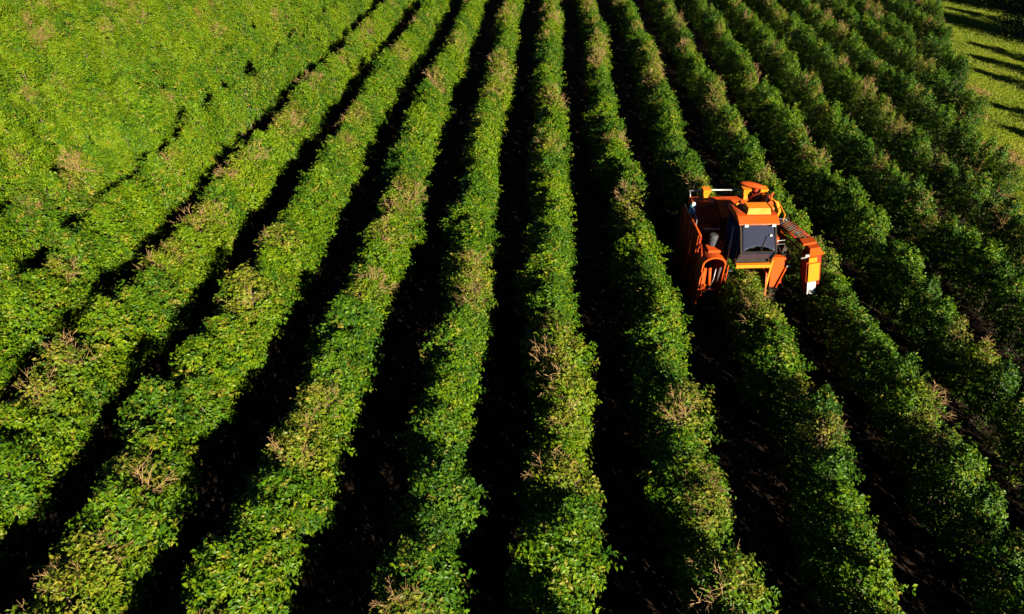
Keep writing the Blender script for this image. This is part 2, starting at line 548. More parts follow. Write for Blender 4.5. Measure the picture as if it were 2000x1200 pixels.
# ------------------------------------------------------------------ the hedges
def project(x, y, z):
    p = Vector((x, y, z - CAM_Z))
    zc = p.dot(CAM_F)
    if zc < 0.5: return None
    return 1000 + 1333 * p.dot(CAM_R) / zc, 600 + 1333 * p.dot(CAM_D) / zc, zc

ORD = ['', 'first', 'second', 'third', 'fourth', 'fifth', 'sixth', 'seventh', 'eighth', 'ninth', 'tenth', 'eleventh', 'twelfth',
       'thirteenth', 'fourteenth', 'fifteenth', 'sixteenth']
def row_label(k):
    if k == 2: return 'coffee hedge straddled by the orange harvester, passing beneath its cab'
    if k == 3: return 'coffee hedge just right of the harvester, beside its discharge bin'
    if k == 1: return 'coffee hedge just left of the harvester, next to its shaded side'
    if k > 3: return 'shadowy coffee hedge, %s to the right of the hedge under the harvester' % ORD[k - 2]
    if k == 0: return 'near-vertical coffee hedge up the middle, second left of the harvester hedge'
    if k >= -4: return 'sunlit green coffee hedge, %s to the left of the hedge under the harvester' % ORD[2 - k]
    return 'yellow-green coffee hedge in the closed sunlit left, %s left of the harvester hedge' % ORD[2 - k]

n_bush = 0
for k, rx in ROWS.items():
    g = random.Random(1000 + k)
    y = -2.0 + g.uniform(0, 1)
    y1 = 108.0
    y = max(y, edge_y(rx) + 1.0 + g.uniform(-.3, .9))       # the slanted edge cuts the right-hand rows short
    spots = []
    while y < y1:
        step = g.uniform(0.95, 1.3)
        x = rx + row_wiggle(k, y)
        q = project(x, y, 1.3)
        m = 9000.0 / q[2] if q else 0
        if q and -m - 60 < q[0] < 2060 + m and -420 < q[1] < 1200 + m:
            spots.append((x, y))
        y += step
    if not spots: continue
    root = empty('coffee_hedge', (rx, spots[0][1], 0))
    tag(root, row_label(k), 'hedge', 'coffee hedges planted in parallel rows')
    for (x, y) in spots:
        inside = k == 2 and HY - 0.45 < y < HY + 3.3
        isbare = g.random() < (0.10 + 0.75 * max(0.0, math.sin(y * 0.47 + k * 2.6 + 1.5 * math.sin(y * 0.17 + k)))) * (1.0 if -5 < k < 4 else 0.6) and not inside
        me = g.choice(BARE) if isbare else g.choice(FULL)
        b = link('coffee_bush', me, root)
        sc = g.uniform(0.86, 1.10)
        wdt = g.uniform(0.80, 0.99) * (0.94 if k > 0 else 1.0)
        ht = g.uniform(0.86, 1.04)
        lump = 0.6 * math.sin(y * 2.05 + k * 2.2 + 0.8 * math.sin(y * 0.6 + k)) + 0.4 * math.sin(y * 3.3 + k * 4.1)
        lump *= 0.55 if k >= 3 else (1.8 if k <= -5 else 1.0)
        ht *= 1.0 + 0.085 * lump
        wdt *= 1.0 + 0.10 * lump
        if g.random() < 0.06: ht *= g.uniform(0.72, 0.9); wdt *= 0.8       # a weak plant now and then
        if k >= 3: wdt *= 0.83 + g.uniform(-0.06, 0.06); ht *= 1.03
        if k <= -5: wdt *= 0.90
        wdt *= float(np.interp(y, [25, 60], [1.0, 0.90]))
        if k <= -2: wdt *= float(np.interp(y, [10, 45], [1.15, 1.02]))
        if k == 2 and HY - 2.4 < y < HY - 0.45: ht = min(ht, 0.84)         # bent low in front of the bumper
        if k == 3 and HY - 5.0 < y < HY - 0.6: ht = min(ht, 0.86); wdt = min(wdt, 0.82)
        if inside: wdt, ht, sc = 0.55, 0.74, 1.0
        b.location = (x - rx + g.gauss(0, 0.08 if k >= 3 else 0.12) * (0 if inside else 1), y - spots[0][1], 0)
        b.rotation_euler = (0, 0, g.uniform(0, 2 * math.pi))
        wsc = sc * wdt
        b.scale = (wsc, wsc, ht)
        n_bush += 1
        st = link('stem', g.choice(STEM), b)
        if isbare:
            tw = link('bare_branches', g.choice(TWIG), b)
            tw.rotation_euler = (0, 0, g.uniform(0, 6.28))
            s3 = g.uniform(0.65, 1.0)
            tw.scale = (s3, s3, g.uniform(0.86, 0.99))
            tw.rotation_euler = (g.uniform(-.12, .12), g.uniform(-.12, .12), g.uniform(0, 6.28))
print('bushes', n_bush)

# fallen leaves on the soil
def litter(count):
    y = 4 + 80 * rng.uniform(0, 1, count) ** 1.6
    x = rng.uniform(-22, 26, count)
    z = ground_height(x, y) + 0.03
    P = np.stack([x, y, z], -1)
    an = rng.uniform(0, 2 * np.pi, count)
    A = np.stack([np.cos(an), np.sin(an), rng.normal(0, .15, count)], -1)
    Nn = unit(np.array([0, 0, 1.0]) + rng.normal(0, .35, (count, 3)))
    L = rng.uniform(.08, .16, count)
    tint = np.zeros((count, 4)); tint[:, 3] = 1; tint[:, 0] = rng.uniform(0, 1, count); tint[:, 1] = rng.uniform(0, .6, count)
    V, F, T = leaf_geometry(P, A, Nn, L, L * .24, tint)
    return np_mesh('litter', V, F, [M_litter], tint=T)
tag(link('fallen_leaves', litter(6000)), 'brown fallen coffee leaves scattered on the soil between the hedges', 'leaf litter', kind='stuff')

# ------------------------------------------------------------------ trees beyond the grass
def tree_meshes(seed, H, rad, z0, leaves, taper):
    g = np.random.default_rng(seed)
    gr = random.Random(seed)
    tubes = [tube_path([(0, 0, -0.1), (gr.gauss(0, .08), gr.gauss(0, .08), H * .3), (gr.gauss(0, .15), gr.gauss(0, .15), H * .65), (0, 0, H * .97)], 0.17, 0.02, 8)]
    P, A = [], []
    nb = 46
    for i in range(nb):
        f = i / (nb - 1)
        z = z0 + (H - z0) * f ** 0.9
        rr = rad * ((1 - f) ** 0.7 * taper + (1 - taper) * math.sin(math.pi * min(1, f * .9 + .1)) + 0.07) * gr.uniform(.65, 1.2)
        az = gr.uniform(0, 6.283)
        e = Vector((math.cos(az) * rr, math.sin(az) * rr, z + rr * gr.uniform(0.0, .5)))
        tubes.append(tube_path([(0, 0, z), (e.x * .5, e.y * .5, z + (e.z - z) * .65), e], 0.04 * (1 - f) + .012, 0.008, 4))
        cnt = leaves // nb
        t = g.uniform(0.3, 1.08, cnt)[:, None]
        pts = np.array([0, 0, z]) * (1 - t) + np.array(e) * t + g.normal(0, 0.11 + .22 * rr, (cnt, 3)) * np.array([1, 1, .8])
        P.append(pts)
    P = np.concatenate(P)
    n = len(P)
    A = unit(g.normal(0, 1, (n, 3)) + np.array([0, 0, -.4]))
    Nn = unit(g.normal(0, 1, (n, 3)) + np.array([0, 0, .5]))
    L = g.uniform(.16, .32, n)
    tint = np.zeros((n, 4)); tint[:, 3] = 1; tint[:, 0] = g.uniform(0, 1, n); tint[:, 1] = (g.uniform(0, 1, n) < .03) * .6
    V, F, T = leaf_geometry(P, A, Nn, L, L * .27, tint)
    return join_tubes('tree_trunk', tubes, M_treebark), np_mesh('tree_crown', V, F, [M_tree_leaf], tint=T)

SLIM = [tree_meshes(500 + i, 8.0, 1.25, 0.7, 2600, 0.75) for i in range(3)]
BROAD = [tree_meshes(600 + i, 7.5, 2.6, 0.35, 7500, 0.45) for i in range(3)]
def tree(name, kit, loc, sc, label, cat, group, seed):
    g = random.Random(seed)
    o = empty(name, (loc[0], loc[1], 0), g.uniform(0, 6.28))
    tag(o, label, cat, group)
    link('trunk', kit[0], o); link('crown', kit[1], o)
    wx = sc * (1.9 if name == 'slim_tree' else 1.0)
    o.scale = (wx * g.uniform(.9, 1.1), wx * g.uniform(.9, 1.1), sc)
    return o

def ground_at(px, py):
    v = CAM_R * ((px - 1000) / 1333) + CAM_D * ((py - 600) / 1333) + CAM_F
    t = CAM_Z / -v.z
    return v.x * t, v.y * t
# where the shadow fingers end on the grass -> the trees stand towards the sun from there
tips = [(1853, 17), (1895, 86), (1899, 110), (1905, 138), (1943, 206), (1966, 250)]
ordw = ['farthest', 'second farthest', 'third farthest', 'third nearest', 'second nearest', 'nearest']
sunxy = Vector((sv.x, sv.y)).normalized()
for i, (px, py) in enumerate(tips):
    gx_, gy_ = ground_at(px, py)
    sc = [1.1, 1.0, .9, 1.05, .9, 1.0][i]
    d = 8.0 * sc / math.tan(R(SUN_EL))
    tree('slim_tree', SLIM[i % 3], (gx_ + sunxy.x * d, gy_ + sunxy.y * d), sc,
         'slim tree past the right edge, casting the %s shadow finger on the grass' % ordw[i], 'tree', 'trees along the far side of the grass', 700 + i)
big = [(1950, 18, 0.95, 'dark bushy tree in the top right corner, leftmost of the trees there'),
       (1990, 72, 1.0, 'dark bushy tree at the right edge, lowest of the corner trees'),
       (1998, 20, 1.1, 'dark bushy tree in the very top right corner of the view'),
       (1935, -30, 1.0, 'dark bushy tree at the top edge, set back behind the corner trees')]
big = [(*ground_at(px, py), sc, lab) for px, py, sc, lab in big]
lee = [(0, 8.0, 'first'), (1, 9.0, 'second'), (2, 9.0, 'third'), (1, 15.0, 'fourth'), (2, 16.0, 'fifth')]  # unseen trees added sunward to shade the corner ones
big += [(big[i][0] + sunxy.x * d, big[i][1] + sunxy.y * d, 1.35, 'added tall bushy tree, unseen past the right edge, %s of those shading the corner trees' % w_) for i, d, w_ in lee]
for i, (x, y, sc, lab) in enumerate(big):
    tree('bushy_tree', BROAD[i % 3], (x, y), sc, lab, 'tree', 'trees in the top right corner', 800 + i)

# ------------------------------------------------------------------ the harvester
def bm_obj(name, bm, mat, parent, bevel=0.0, smooth=False, segs=2):
    if bevel:
        bmesh.ops.bevel(bm, geom=[e for e in bm.edges if len(e.link_faces) == 2 and e.calc_face_angle(0) > 0.5], offset=bevel, segments=segs, affect='EDGES', profile=0.6)
    bmesh.ops.recalc_face_normals(bm, faces=bm.faces)
    me = bpy.data.meshes.new(name)
    bm.to_mesh(me); bm.free()
    for f in me.polygons: f.use_smooth = smooth
    me.materials.append(mat)
    return link(name, me, parent)

def hexa(bm, p):
    """p: 8 points, bottom ring then top ring"""
    v = [bm.verts.new(q) for q in p]
    for f in ((0, 1, 2, 3), (7, 6, 5, 4), (0, 4, 5, 1), (1, 5, 6, 2), (2, 6, 7, 3), (3, 7, 4, 0)):
        bm.faces.new([v[i] for i in f])

def box(bm, x0, x1, y0, y1, z0, z1, top=None):
    """top: optional (x0,x1,y0,y1) of the upper face"""
    t = top or (x0, x1, y0, y1)
    hexa(bm, [(x0, y0, z0), (x1, y0, z0), (x1, y1, z0), (x0, y1, z0), (t[0], t[2], z1), (t[1], t[2], z1), (t[1], t[3], z1), (t[0], t[3], z1)])

def boxo(name, mat, parent, *a, bevel=0.02, top=None):
    bm = bmesh.new(); box(bm, *a, top=top)
    return bm_obj(name, bm, mat, parent, bevel)

def prism(name, mat, parent, poly, axis, a0, a1, bevel=0.015):
    """poly in the two other axes, extruded along axis from a0 to a1"""
    bm = bmesh.new()
    def pt(u, v, t):
        return {'x': (t, u, v), 'y': (u, t, v), 'z': (u, v, t)}[axis]
    A_ = [bm.verts.new(pt(u, v, a0)) for u, v in poly]
    B_ = [bm.verts.new(pt(u, v, a1)) for u, v in poly]
    n = len(poly)
    bm.faces.new(A_); bm.faces.new(B_[::-1])
    for i in range(n):
        bm.faces.new((A_[i], B_[i], B_[(i + 1) % n], A_[(i + 1) % n]))
    return bm_obj(name, bm, mat, parent, bevel)

def pipe(name, mat, parent, pts, r, sides=10, r1=None):
    v, f = tube_path(pts, r, r if r1 is None else r1, sides)
    bm = bmesh.new()
    vs_ = [bm.verts.new(p) for p in v]
    for q in f: bm.faces.new([vs_[i] for i in q])
    bm.faces.new(vs_[:sides]); bm.faces.new(vs_[-sides:][::-1])
    return bm_obj(name, bm, mat, parent, 0, True)

def lathe_x(name, mat, parent, prof, cx, cy, cz, n=36):
    """prof: (x offset, radius) ring list turned about the x axis"""
    bm = bmesh.new()
    rings = []
    for dx, r in prof:
        rings.append([bm.verts.new((cx + dx, cy + r * math.cos(2 * math.pi * i / n), cz + r * math.sin(2 * math.pi * i / n))) for i in range(n)])
    for a_, b_ in zip(rings, rings[1:]):
        for i in range(n):
            bm.faces.new((a_[i], b_[i], b_[(i + 1) % n], a_[(i + 1) % n]))
    bm.faces.new(rings[0]); bm.faces.new(rings[-1][::-1])
    return bm_obj(name, bm, mat, parent, 0, True)

H = empty('coffee_harvester', (HX, HY, 0))
H.rotation_euler = (0, R(-2.5), R(4.5))                # it leans a little on the uneven track
tag(H, 'orange self-propelled coffee harvester with dark glass cab straddling a hedge', 'harvester')

def wheel(cx, cy, r=0.62, wd=0.42):
    h = wd / 2
    ty = lathe_x('wheel', M_black, H, [(-h * .7, r * .55), (-h, r * .7), (-h, r * .9), (-h * .75, r), (h * .75, r), (h, r * .9), (h, r * .7), (h * .7, r * .55)], cx, cy, r)
    lathe_x('rim', M_orange, ty, [(-h * .6, r * .56), (-h * .72, r * .5), (-h * .3, r * .42), (-h * .3, r * .12), (h * .3, r * .12), (h * .3, r * .42), (h * .72, r * .5), (h * .6, r * .56)], cx, cy, r)
    bm = bmesh.new()                                         # chevron lugs of the tread, standing on the tyre
    for i in range(22):
        for s in (-1, 1):
            t = 2 * math.pi * (i + (0.5 if s > 0 else 0)) / 22
            m = Matrix.Translation((cx, cy, r)) @ Matrix.Rotation(t, 4, 'X')
            p = [(0, -.03, r - .01), (s * h * .9, .05, r - .01), (s * h * .9, .11, r - .01), (0, .03, r - .01),
                 (0, -.025, r + .03), (s * h * .88, .055, r + .022), (s * h * .88, .105, r + .022), (0, .025, r + .03)]
            hexa(bm, [m @ Vector(q) for q in p])
    tr = bm_obj('tread', bm, M_black, ty); tr['kind'] = 'stuff'
wheel(-1.48, 0.05); wheel(1.18, 0.05); wheel(-1.48, 2.55); wheel(1.18, 2.55)

# long side walls of the picking tunnel, set back behind the front legs
boxo('side_wall', M_dred, H, -2.00, -1.93, 0.35, 3.0, 0.55, 3.22)  # left wall's shade is painted in as dark red
pipe('wall_rail', M_orange, H, [(-1.97, 0.38, 3.26), (-1.97, 2.95, 3.30)], .035)
boxo('side_wall', M_orange, H, 1.50, 1.58, 0.55, 3.0, 0.55, 3.0)
boxo('tunnel_wall', M_dred, H, -1.02, -0.95, 0.25, 3.1, 0.45, 2.3)
boxo('tunnel_wall', M_dred, H, 0.72, 0.79, 0.25, 3.1, 0.45, 2.3)
for y in (0.75, 1.5, 2.25):
    boxo('wall_rib', M_orange, H, -2.04, -2.002, y, y + .06, 0.6, 3.2, bevel=.008)
# frame rails over the tunnel
boxo('frame_rail', M_orange, H, -1.12, -0.94, -0.2, 3.0, 2.32, 2.5)
boxo('frame_rail', M_orange, H, 0.70, 0.88, -0.2, 3.0, 2.32, 2.5)
boxo('deck', M_dark, H, -0.93, 0.69, 0.2, 3.0, 2.36, 2.46)
for y in (0.9, 2.1):
    boxo('cross_member', M_orange, H, -0.93, 0.69, y, y + .12, 2.22, 2.355)

# open hopper on the left: front wall, side, floor and sloping rear wall; dark red paints in shade
hop = boxo('hopper', M_dred, H, -1.92, -0.86, 1.30, 1.38, 2.505, 3.02)
boxo('left_deck', M_dred, H, -1.92, -1.13, 0.46, 1.29, 2.44, 2.50)
boxo('hopper_floor', M_dark, hop, -1.92, -0.87, 1.385, 2.3, 2.47, 2.53)
prism('hopper_side', M_dred, hop, [(1.385, 2.54), (2.6, 2.54), (2.6, 3.5), (1.9, 3.5), (1.385, 3.02)], 'x', -0.935, -0.865)
prism('hopper_back', M_orange, hop, [(1.55, 2.54), (1.62, 2.54), (2.58, 3.52), (2.50, 3.54)], 'x', -0.97, 0.05)
prism('hopper_back', M_dred, hop, [(1.55, 2.54), (1.62, 2.54), (2.58, 3.52), (2.50, 3.54)], 'x', -1.92, -0.98)  # shaded left part of the same wall, painted darker
boxo('hopper_rim', M_grey, hop, -1.55, -0.90, 1.24, 1.34, 3.025, 3.06, bevel=.008)
boxo('hopper_rib', M_dred, hop, -1.9, -0.9, 1.265, 1.297, 2.72, 2.76, bevel=.008)
boxo('inner_ledge', M_dred, hop, -1.9, -1.2, 1.39, 1.75, 2.98, 3.03)

# rear gantry: beam, angled orange plates, posts with flared caps, pale rail behind
beam = boxo('rear_beam', M_orange, H, -1.85, 1.35, 2.62, 2.92, 3.42, 3.66)
prism('beam_plate', M_orange, beam, [(-1.86, 3.50), (-1.86, 3.70), (-1.35, 3.70), (-0.95, 3.675), (-1.35, 3.48)], 'y', 2.38, 2.60)
prism('beam_plate', M_orange, beam, [(-0.62, 3.67), (0.3, 3.67), (0.15, 3.30), (-0.3, 3.30)], 'y', 2.55, 2.615)
prism('sloping_plate', M_orange, beam, [(1.55, 3.42), (1.60, 3.40), (2.60, 3.66), (2.56, 3.70)], 'x', -0.82, 0.35)
pipe('rail', M_grey, beam, [(-1.85, 3.1, 3.86), (-0.8, 3.1, 3.88), (0.35, 3.1, 3.86)], 0.035)
pipe('rail_post', M_grey, beam, [(-1.8, 2.9, 3.6), (-1.8, 3.1, 3.86)], 0.025)
pipe('rail_post', M_grey, beam, [(0.3, 2.9, 3.6), (0.3, 3.1, 3.86)], 0.025)
def post(x, y, z0, h, wd=.115, capw=.185):
    p = boxo('post', M_yellow, H, x - wd * .75, x + wd * .75, y - wd, y + wd, z0, z0 + h)
    boxo('post_cap', M_yellow, p, x - wd, x + wd, y - wd, y + wd, z0 + h + .003, z0 + h + .26, top=(x - capw * .9, x + capw * .9, y - capw, y + capw))
post(-1.24, 2.76, 3.665, .20)
post(0.42, 2.72, 3.665, .22)
post(1.18, 2.84, 3.665, .16)
# red-orange chute lip standing above the rear posts
bm = bmesh.new()
bmesh.ops.create_uvsphere(bm, u_segments=20, v_segments=12, radius=1.0)
bmesh.ops.transform(bm, verts=bm.verts, matrix=Matrix.Translation((0.62, 2.72, 4.27)) @ Matrix.Rotation(R(-30), 4, 'Z') @ Matrix.Diagonal((0.50, 0.16, 0.11, 1)))
chute = bm_obj('exhaust_cowl', bm, M_orange, H, 0, True)
pipe('exhaust_pipe', M_dred, chute, [(0.75, 2.8, 3.6), (0.78, 2.74, 3.95), (0.85, 2.62, 4.22)], 0.09)

# elevator head, hoses and brackets on the right rear
el = prism('elevator', M_orange, H, [(0.98, 2.5), (1.42, 2.5), (1.42, 3.5), (1.32, 3.95), (1.12, 4.05), (0.98, 3.9)], 'y', 1.75, 2.30)
boxo('elevator_hood', M_yellow, el, 0.86, 1.22, 1.38, 1.745, 3.35, 3.86, top=(0.98, 1.22, 1.5, 1.745))
boxo('elevator_bracket', M_dark, el, 0.9, 1.4, 1.62, 1.745, 2.95, 3.34)
pipe('elevator_arm', M_yellow, el, [(1.40, 1.60, 3.2), (1.50, 1.60, 3.65), (1.36, 1.66, 4.02), (1.08, 1.72, 4.16)], 0.07)
for i in range(5):
    x = 1.0 + .09 * i
    pipe('hose', M_black if i % 2 else M_dred, el, [(x, 2.32, 3.4), (x + .1, 2.45, 3.8 + .06 * i), (x + .25 - .1 * i, 2.55, 3.95), (x - .1, 2.65, 3.6)], 0.024, 6)
boxo('valve_block', M_dark, el, 1.05, 1.4, 2.42, 2.6, 3.67, 3.85)

# cab
cab = boxo('cab', M_black, H, -0.80, 0.58, -0.38, 1.15, 2.48, 2.62)
boxo('cab_rear_wall', M_dred, cab, -0.80, 0.58, 0.93, 0.985, 2.625, 4.165)
boxo('cab_sill', M_black, cab, -0.78, 0.56, -0.50, -0.39, 2.49, 2.78)
def pillar(x):
    v = []
    prism('cab_pillar', M_black, cab, [(-0.62, 2.64), (-0.55, 2.64), (-0.82, 3.27), (-0.22, 4.16), (-0.30, 4.16), (-0.94, 3.27)], 'x', x, x + .06, bevel=.01)
pillar(-0.81); pillar(0.53)
for x in (-0.81, 0.53):
    boxo('cab_pillar', M_black, cab, x, x + .06, 0.85, 0.925, 2.625, 4.16, bevel=.01)
# curved windscreen: leans back more towards the top and bulges sideways
bm = bmesh.new()
nu, nv = 16, 16
grid = []
for j in range(nv + 1):
    t = j / nv
    row = []
    for i in range(nu + 1):
        u = -1 + 2 * i / nu
        x = -0.115 + u * (0.625 - .03 * t)
        zb = 3.48 - 0.19 * u * u                      # arched lower edge
        z = zb + (4.155 - zb) * t
        y = -0.32 - (4.155 - z) * math.tan(R(37)) + 0.04 * u * u
        row.append(bm.verts.new((x, y, z)))
    grid.append(row)
for j in range(nv):
    for i in range(nu):
        bm.faces.new((grid[j][i], grid[j][i + 1], grid[j + 1][i + 1], grid[j + 1][i]))
ws = bm_obj('windscreen', bm, M_glass, cab, 0, True)
ws.data.materials[0] = M_glass
md = ws.modifiers.new('thick', 'SOLIDIFY'); md.thickness = 0.008
lw = prism('lower_windscreen', M_glass, cab, [(-0.62, 2.80), (-0.61, 2.80), (-0.86, 3.24), (-0.87, 3.24)], 'x', -0.735, 0.505, bevel=0)
prism('screen_bar', M_black, cab, [(-0.89, 3.25), (-0.83, 3.245), (-0.84, 3.285), (-0.91, 3.295)], 'x', -0.745, 0.515, bevel=.006)
pipe('wiper', M_black, ws, [(-0.05, -0.945, 3.38), (0.08, -0.765, 3.6), (0.2, -0.61, 3.81)], 0.012, 6)
for x in (-0.835, 0.60):
    prism('side_window', M_glass, cab, [(-0.52, 2.66), (0.84, 2.66), (0.84, 4.14), (-0.2, 4.14), (-0.78, 3.27)], 'x', x, x + .01, bevel=0)
boxo('seat', M_seat, cab, -0.36, 0.14, 0.25, 0.7, 2.85, 3.05, bevel=.05)
boxo('seat_back', M_seat, cab, -0.36, 0.14, 0.68, 0.82, 3.06, 3.65, bevel=.05)
pipe('steering_column', M_black, cab, [(-0.11, -0.25, 2.63), (-0.11, -0.1, 3.12)], 0.04)
def ring(name, mat, parent, c, r, rr, tilt):
    bm = bmesh.new(); n, k = 24, 8; rs = []
    for i in range(n):
        a_ = 2 * math.pi * i / n
        rs.append([bm.verts.new(Vector(c) + Matrix.Rotation(tilt, 3, 'X') @ Vector(((r + rr * math.cos(2 * math.pi * j / k)) * math.cos(a_), (r + rr * math.cos(2 * math.pi * j / k)) * math.sin(a_), rr * math.sin(2 * math.pi * j / k)))) for j in range(k)])
    for i in range(n):
        for j in range(k):
            bm.faces.new((rs[i][j], rs[(i + 1) % n][j], rs[(i + 1) % n][(j + 1) % k], rs[i][(j + 1) % k]))
    return bm_obj(name, bm, mat, parent, 0, True)
ring('steering_wheel', M_black, cab, (-0.11, -0.09, 3.14), 0.19, 0.018, R(20))
roof = prism('roof', M_orange, cab, [(-0.42, 4.17), (0.98, 4.17), (0.98, 4.34), (0.8, 4.38), (-0.08, 4.38), (-0.40, 4.21)], 'x', -0.88, 0.66, bevel=.02)
ac = boxo('air_conditioner', M_yellow, roof, -0.49, 0.43, 0.00, 0.62, 4.385, 4.60, top=(-0.44, 0.39, 0.10, 0.58))
for x in (-0.62, 0.42):
    boxo('work_lamp', M_white, roof, x - .07, x + .07, -0.50, -0.425, 4.13, 4.20, bevel=.012)
boxo('interior_lamp', M_white, cab, 0.30, 0.38, -0.64, -0.59, 3.80, 3.86, bevel=.008)
boxo('front_bumper', M_yellow, H, -0.78, 0.58, -0.78, -0.62, 2.48, 2.62)
boxo('bumper_bracket', M_dark, H, -0.66, -0.56, -0.615, -0.385, 2.44, 2.56)
boxo('bumper_bracket', M_dark, H, 0.40, 0.50, -0.615, -0.385, 2.44, 2.56)
# grab rail and mirror beside the cab
rail = pipe('grab_rail', M_grey, H, [(-0.98, -0.3, 2.5), (-0.98, -0.25, 3.2), (-0.93, -0.05, 3.95)], 0.022)
boxo('rail_clip', M_grey, rail, -1.05, -0.94, -0.27, -0.20, 3.14, 3.20, bevel=.008)
mir = pipe('mirror_arm', M_grey, H, [(0.62, -0.25, 3.2), (1.15, -0.25, 3.22), (1.2, -0.25, 3.05)], 0.018, 8)
boxo('mirror', M_dark, mir, 1.12, 1.28, -0.29, -0.235, 2.72, 3.05)
boxo('side_lamp', M_orange, H, 0.70, 0.95, -0.1, 0.2, 3.1, 3.4, bevel=.05)

# exhaust muffler / air cleaner in front of the hopper
bm = bmesh.new()
bmesh.ops.create_cone(bm, cap_ends=True, segments=24, radius1=.17, radius2=.17, depth=.72)
bmesh.ops.transform(bm, verts=bm.verts, matrix=Matrix.Translation((-1.45, 0.36, 2.98)))
mf = bm_obj('air_cleaner', bm, M_dull, H, 0.03, True)
ring('clamp', M_dark, mf, (-1.45, 0.36, 3.16), 0.175, 0.012, 0)
ring('clamp', M_dark, mf, (-1.45, 0.36, 2.82), 0.175, 0.012, 0)
pipe('intake_stack', M_dark, mf, [(-1.45, 0.36, 2.60), (-1.45, .45, 2.4), (-1.45, .6, 2.2)], .07)
# blue canister with white cap, rear left corner
bm = bmesh.new()
bmesh.ops.create_cone(bm, cap_ends=True, segments=20, radius1=.13, radius2=.13, depth=.34)
bmesh.ops.transform(bm, verts=bm.verts, matrix=Matrix.Translation((-1.86, 2.2, 3.48)))
can = bm_obj('canister', bm, M_blue, H, 0.025, True)
bm = bmesh.new()
bmesh.ops.create_cone(bm, cap_ends=True, segments=16, radius1=.10, radius2=.07, depth=.12)
bmesh.ops.transform(bm, verts=bm.verts, matrix=Matrix.Translation((-1.86, 2.2, 3.715)))
bm_obj('cap', bm, M_white, can, 0.01, True)
boxo('canister_shelf', M_dred, H, -2.0, -1.72, 2.0, 2.36, 3.25, 3.305)

# front left fork: arch over the wheel with two long cheeks, thin pale strut inside
def arch(name, mat, cx, z0, rx, rz, th, y0, y1, leg_z, n=14):
    bm = bmesh.new()
    o_, i_ = [], []
    pts_o = [(cx - rx, leg_z)] + [(cx - rx * math.cos(math.pi * k / n), z0 + rz * math.sin(math.pi * k / n)) for k in range(n + 1)] + [(cx + rx, leg_z)]
    pts_i = [(cx - rx + th, leg_z)] + [(cx - (rx - th) * math.cos(math.pi * k / n), z0 + (rz - th) * math.sin(math.pi * k / n)) for k in range(n + 1)] + [(cx + rx - th, leg_z)]
    m = len(pts_o)
    vv = [[bm.verts.new((p[0], y, p[1])) for p in ps] for y in (y0, y1) for ps in (pts_o, pts_i)]
    for k in range(m - 1):
        bm.faces.new((vv[0][k], vv[0][k + 1], vv[1][k + 1], vv[1][k]))
        bm.faces.new((vv[2][k], vv[3][k], vv[3][k + 1], vv[2][k + 1]))
        bm.faces.new((vv[0][k], vv[2][k], vv[2][k + 1], vv[0][k + 1]))
        bm.faces.new((vv[1][k], vv[1][k + 1], vv[3][k + 1], vv[3][k]))
    for k in (0, m - 1):
        bm.faces.new((vv[0][k], vv[1][k], vv[3][k], vv[2][k]))
    return bm_obj(name, bm, mat, H, 0.012)
fk = arch('front_fork', M_orange, -1.50, 2.40, 0.47, 0.36, 0.06, -0.42, 0.45, 0.40)
prism('fork_cheek', M_orange, fk, [(-1.90, 2.3), (-1.60, 2.3), (-1.66, 1.75), (-1.78, 0.9), (-1.90, 0.9)], 'y', -0.47, -0.425)
pipe('hydraulic_hose', M_grey, fk, [(-1.42, -0.44, 2.25), (-1.46, -0.50, 1.8), (-1.56, -0.48, 1.3)], .022)
pipe('steering_cylinder', M_orange, fk, [(-1.7, -0.52, 2.35), (-1.62, -0.58, 1.6)], .06)
boxo('fork_top', M_orange, fk, -1.72, -1.16, -0.1, 0.35, 2.78, 2.88)
# front right leg: top bar, thin inner edge and a panel that tapers down to a point
lg = boxo('front_leg', M_orange, H, 0.80, 1.56, -0.30, 0.25, 2.52, 2.64)
prism('leg_panel', M_orange, lg, [(0.90, 2.51), (1.54, 2.51), (1.40, 1.7), (1.22, 0.85), (1.08, 0.85), (0.95, 1.6)], 'y', -0.22, -0.16)
boxo('leg_edge', M_yellow, lg, 0.79, 0.86, -0.32, -0.24, 0.95, 2.515, bevel=.01)
pipe('leg_brace', M_orange, lg, [(1.50, -0.26, 2.3), (1.40, -0.27, 1.85), (1.2, -0.28, 0.95)], .035)
boxo('leg_lamp', M_white, lg, 1.44, 1.58, -0.34, -0.305, 2.2, 2.27, bevel=.008)
boxo('leg_box', M_dred, lg, 0.9, 1.5, -0.155, 0.2, 1.3, 2.515)

# conveyor arm to the right: two side beams with slats between
p0, p1 = Vector((1.12, 0.60, 3.62)), Vector((1.72, -0.50, 3.36))
arm = pipe('conveyor_arm', M_dred, H, [p0, p1], .045, 8)
off = Vector((0.34, 0.08, 0.16))
pipe('side_beam', M_dred, arm, [p0 + off, p1 + off], .045, 8)
pipe('side_beam', M_dred, arm, [p0 + Vector((0, 0, -.28)), p1 + Vector((0, 0, -.28))], .035, 8)
for i in range(14):
    t = (i + .5) / 14
    q = p0.lerp(p1, t)
    pipe('slat', M_slat if i % 4 else M_dull, arm, [q + Vector((0, 0, .02)), q + off + Vector((0, 0, .02))], .03, 6)
    pipe('lattice', M_dred, arm, [p0.lerp(p1, i / 14), p0.lerp(p1, (i + 1) / 14) + Vector((0, 0, -.28))], .014, 5)
pipe('arm_stay', M_grey, arm, [(0.75, 0.5, 3.95), (1.2, 0.3, 4.0), (1.55, -0.2, 3.65)], .018, 6)
pipe('arm_stay', M_grey, arm, [(0.62, -0.1, 3.25), (1.2, -0.1, 3.3)], .018, 6)
boxo('arm_bracket', M_dark, arm, 1.05, 1.3, 0.62, 0.9, 3.2, 3.7)
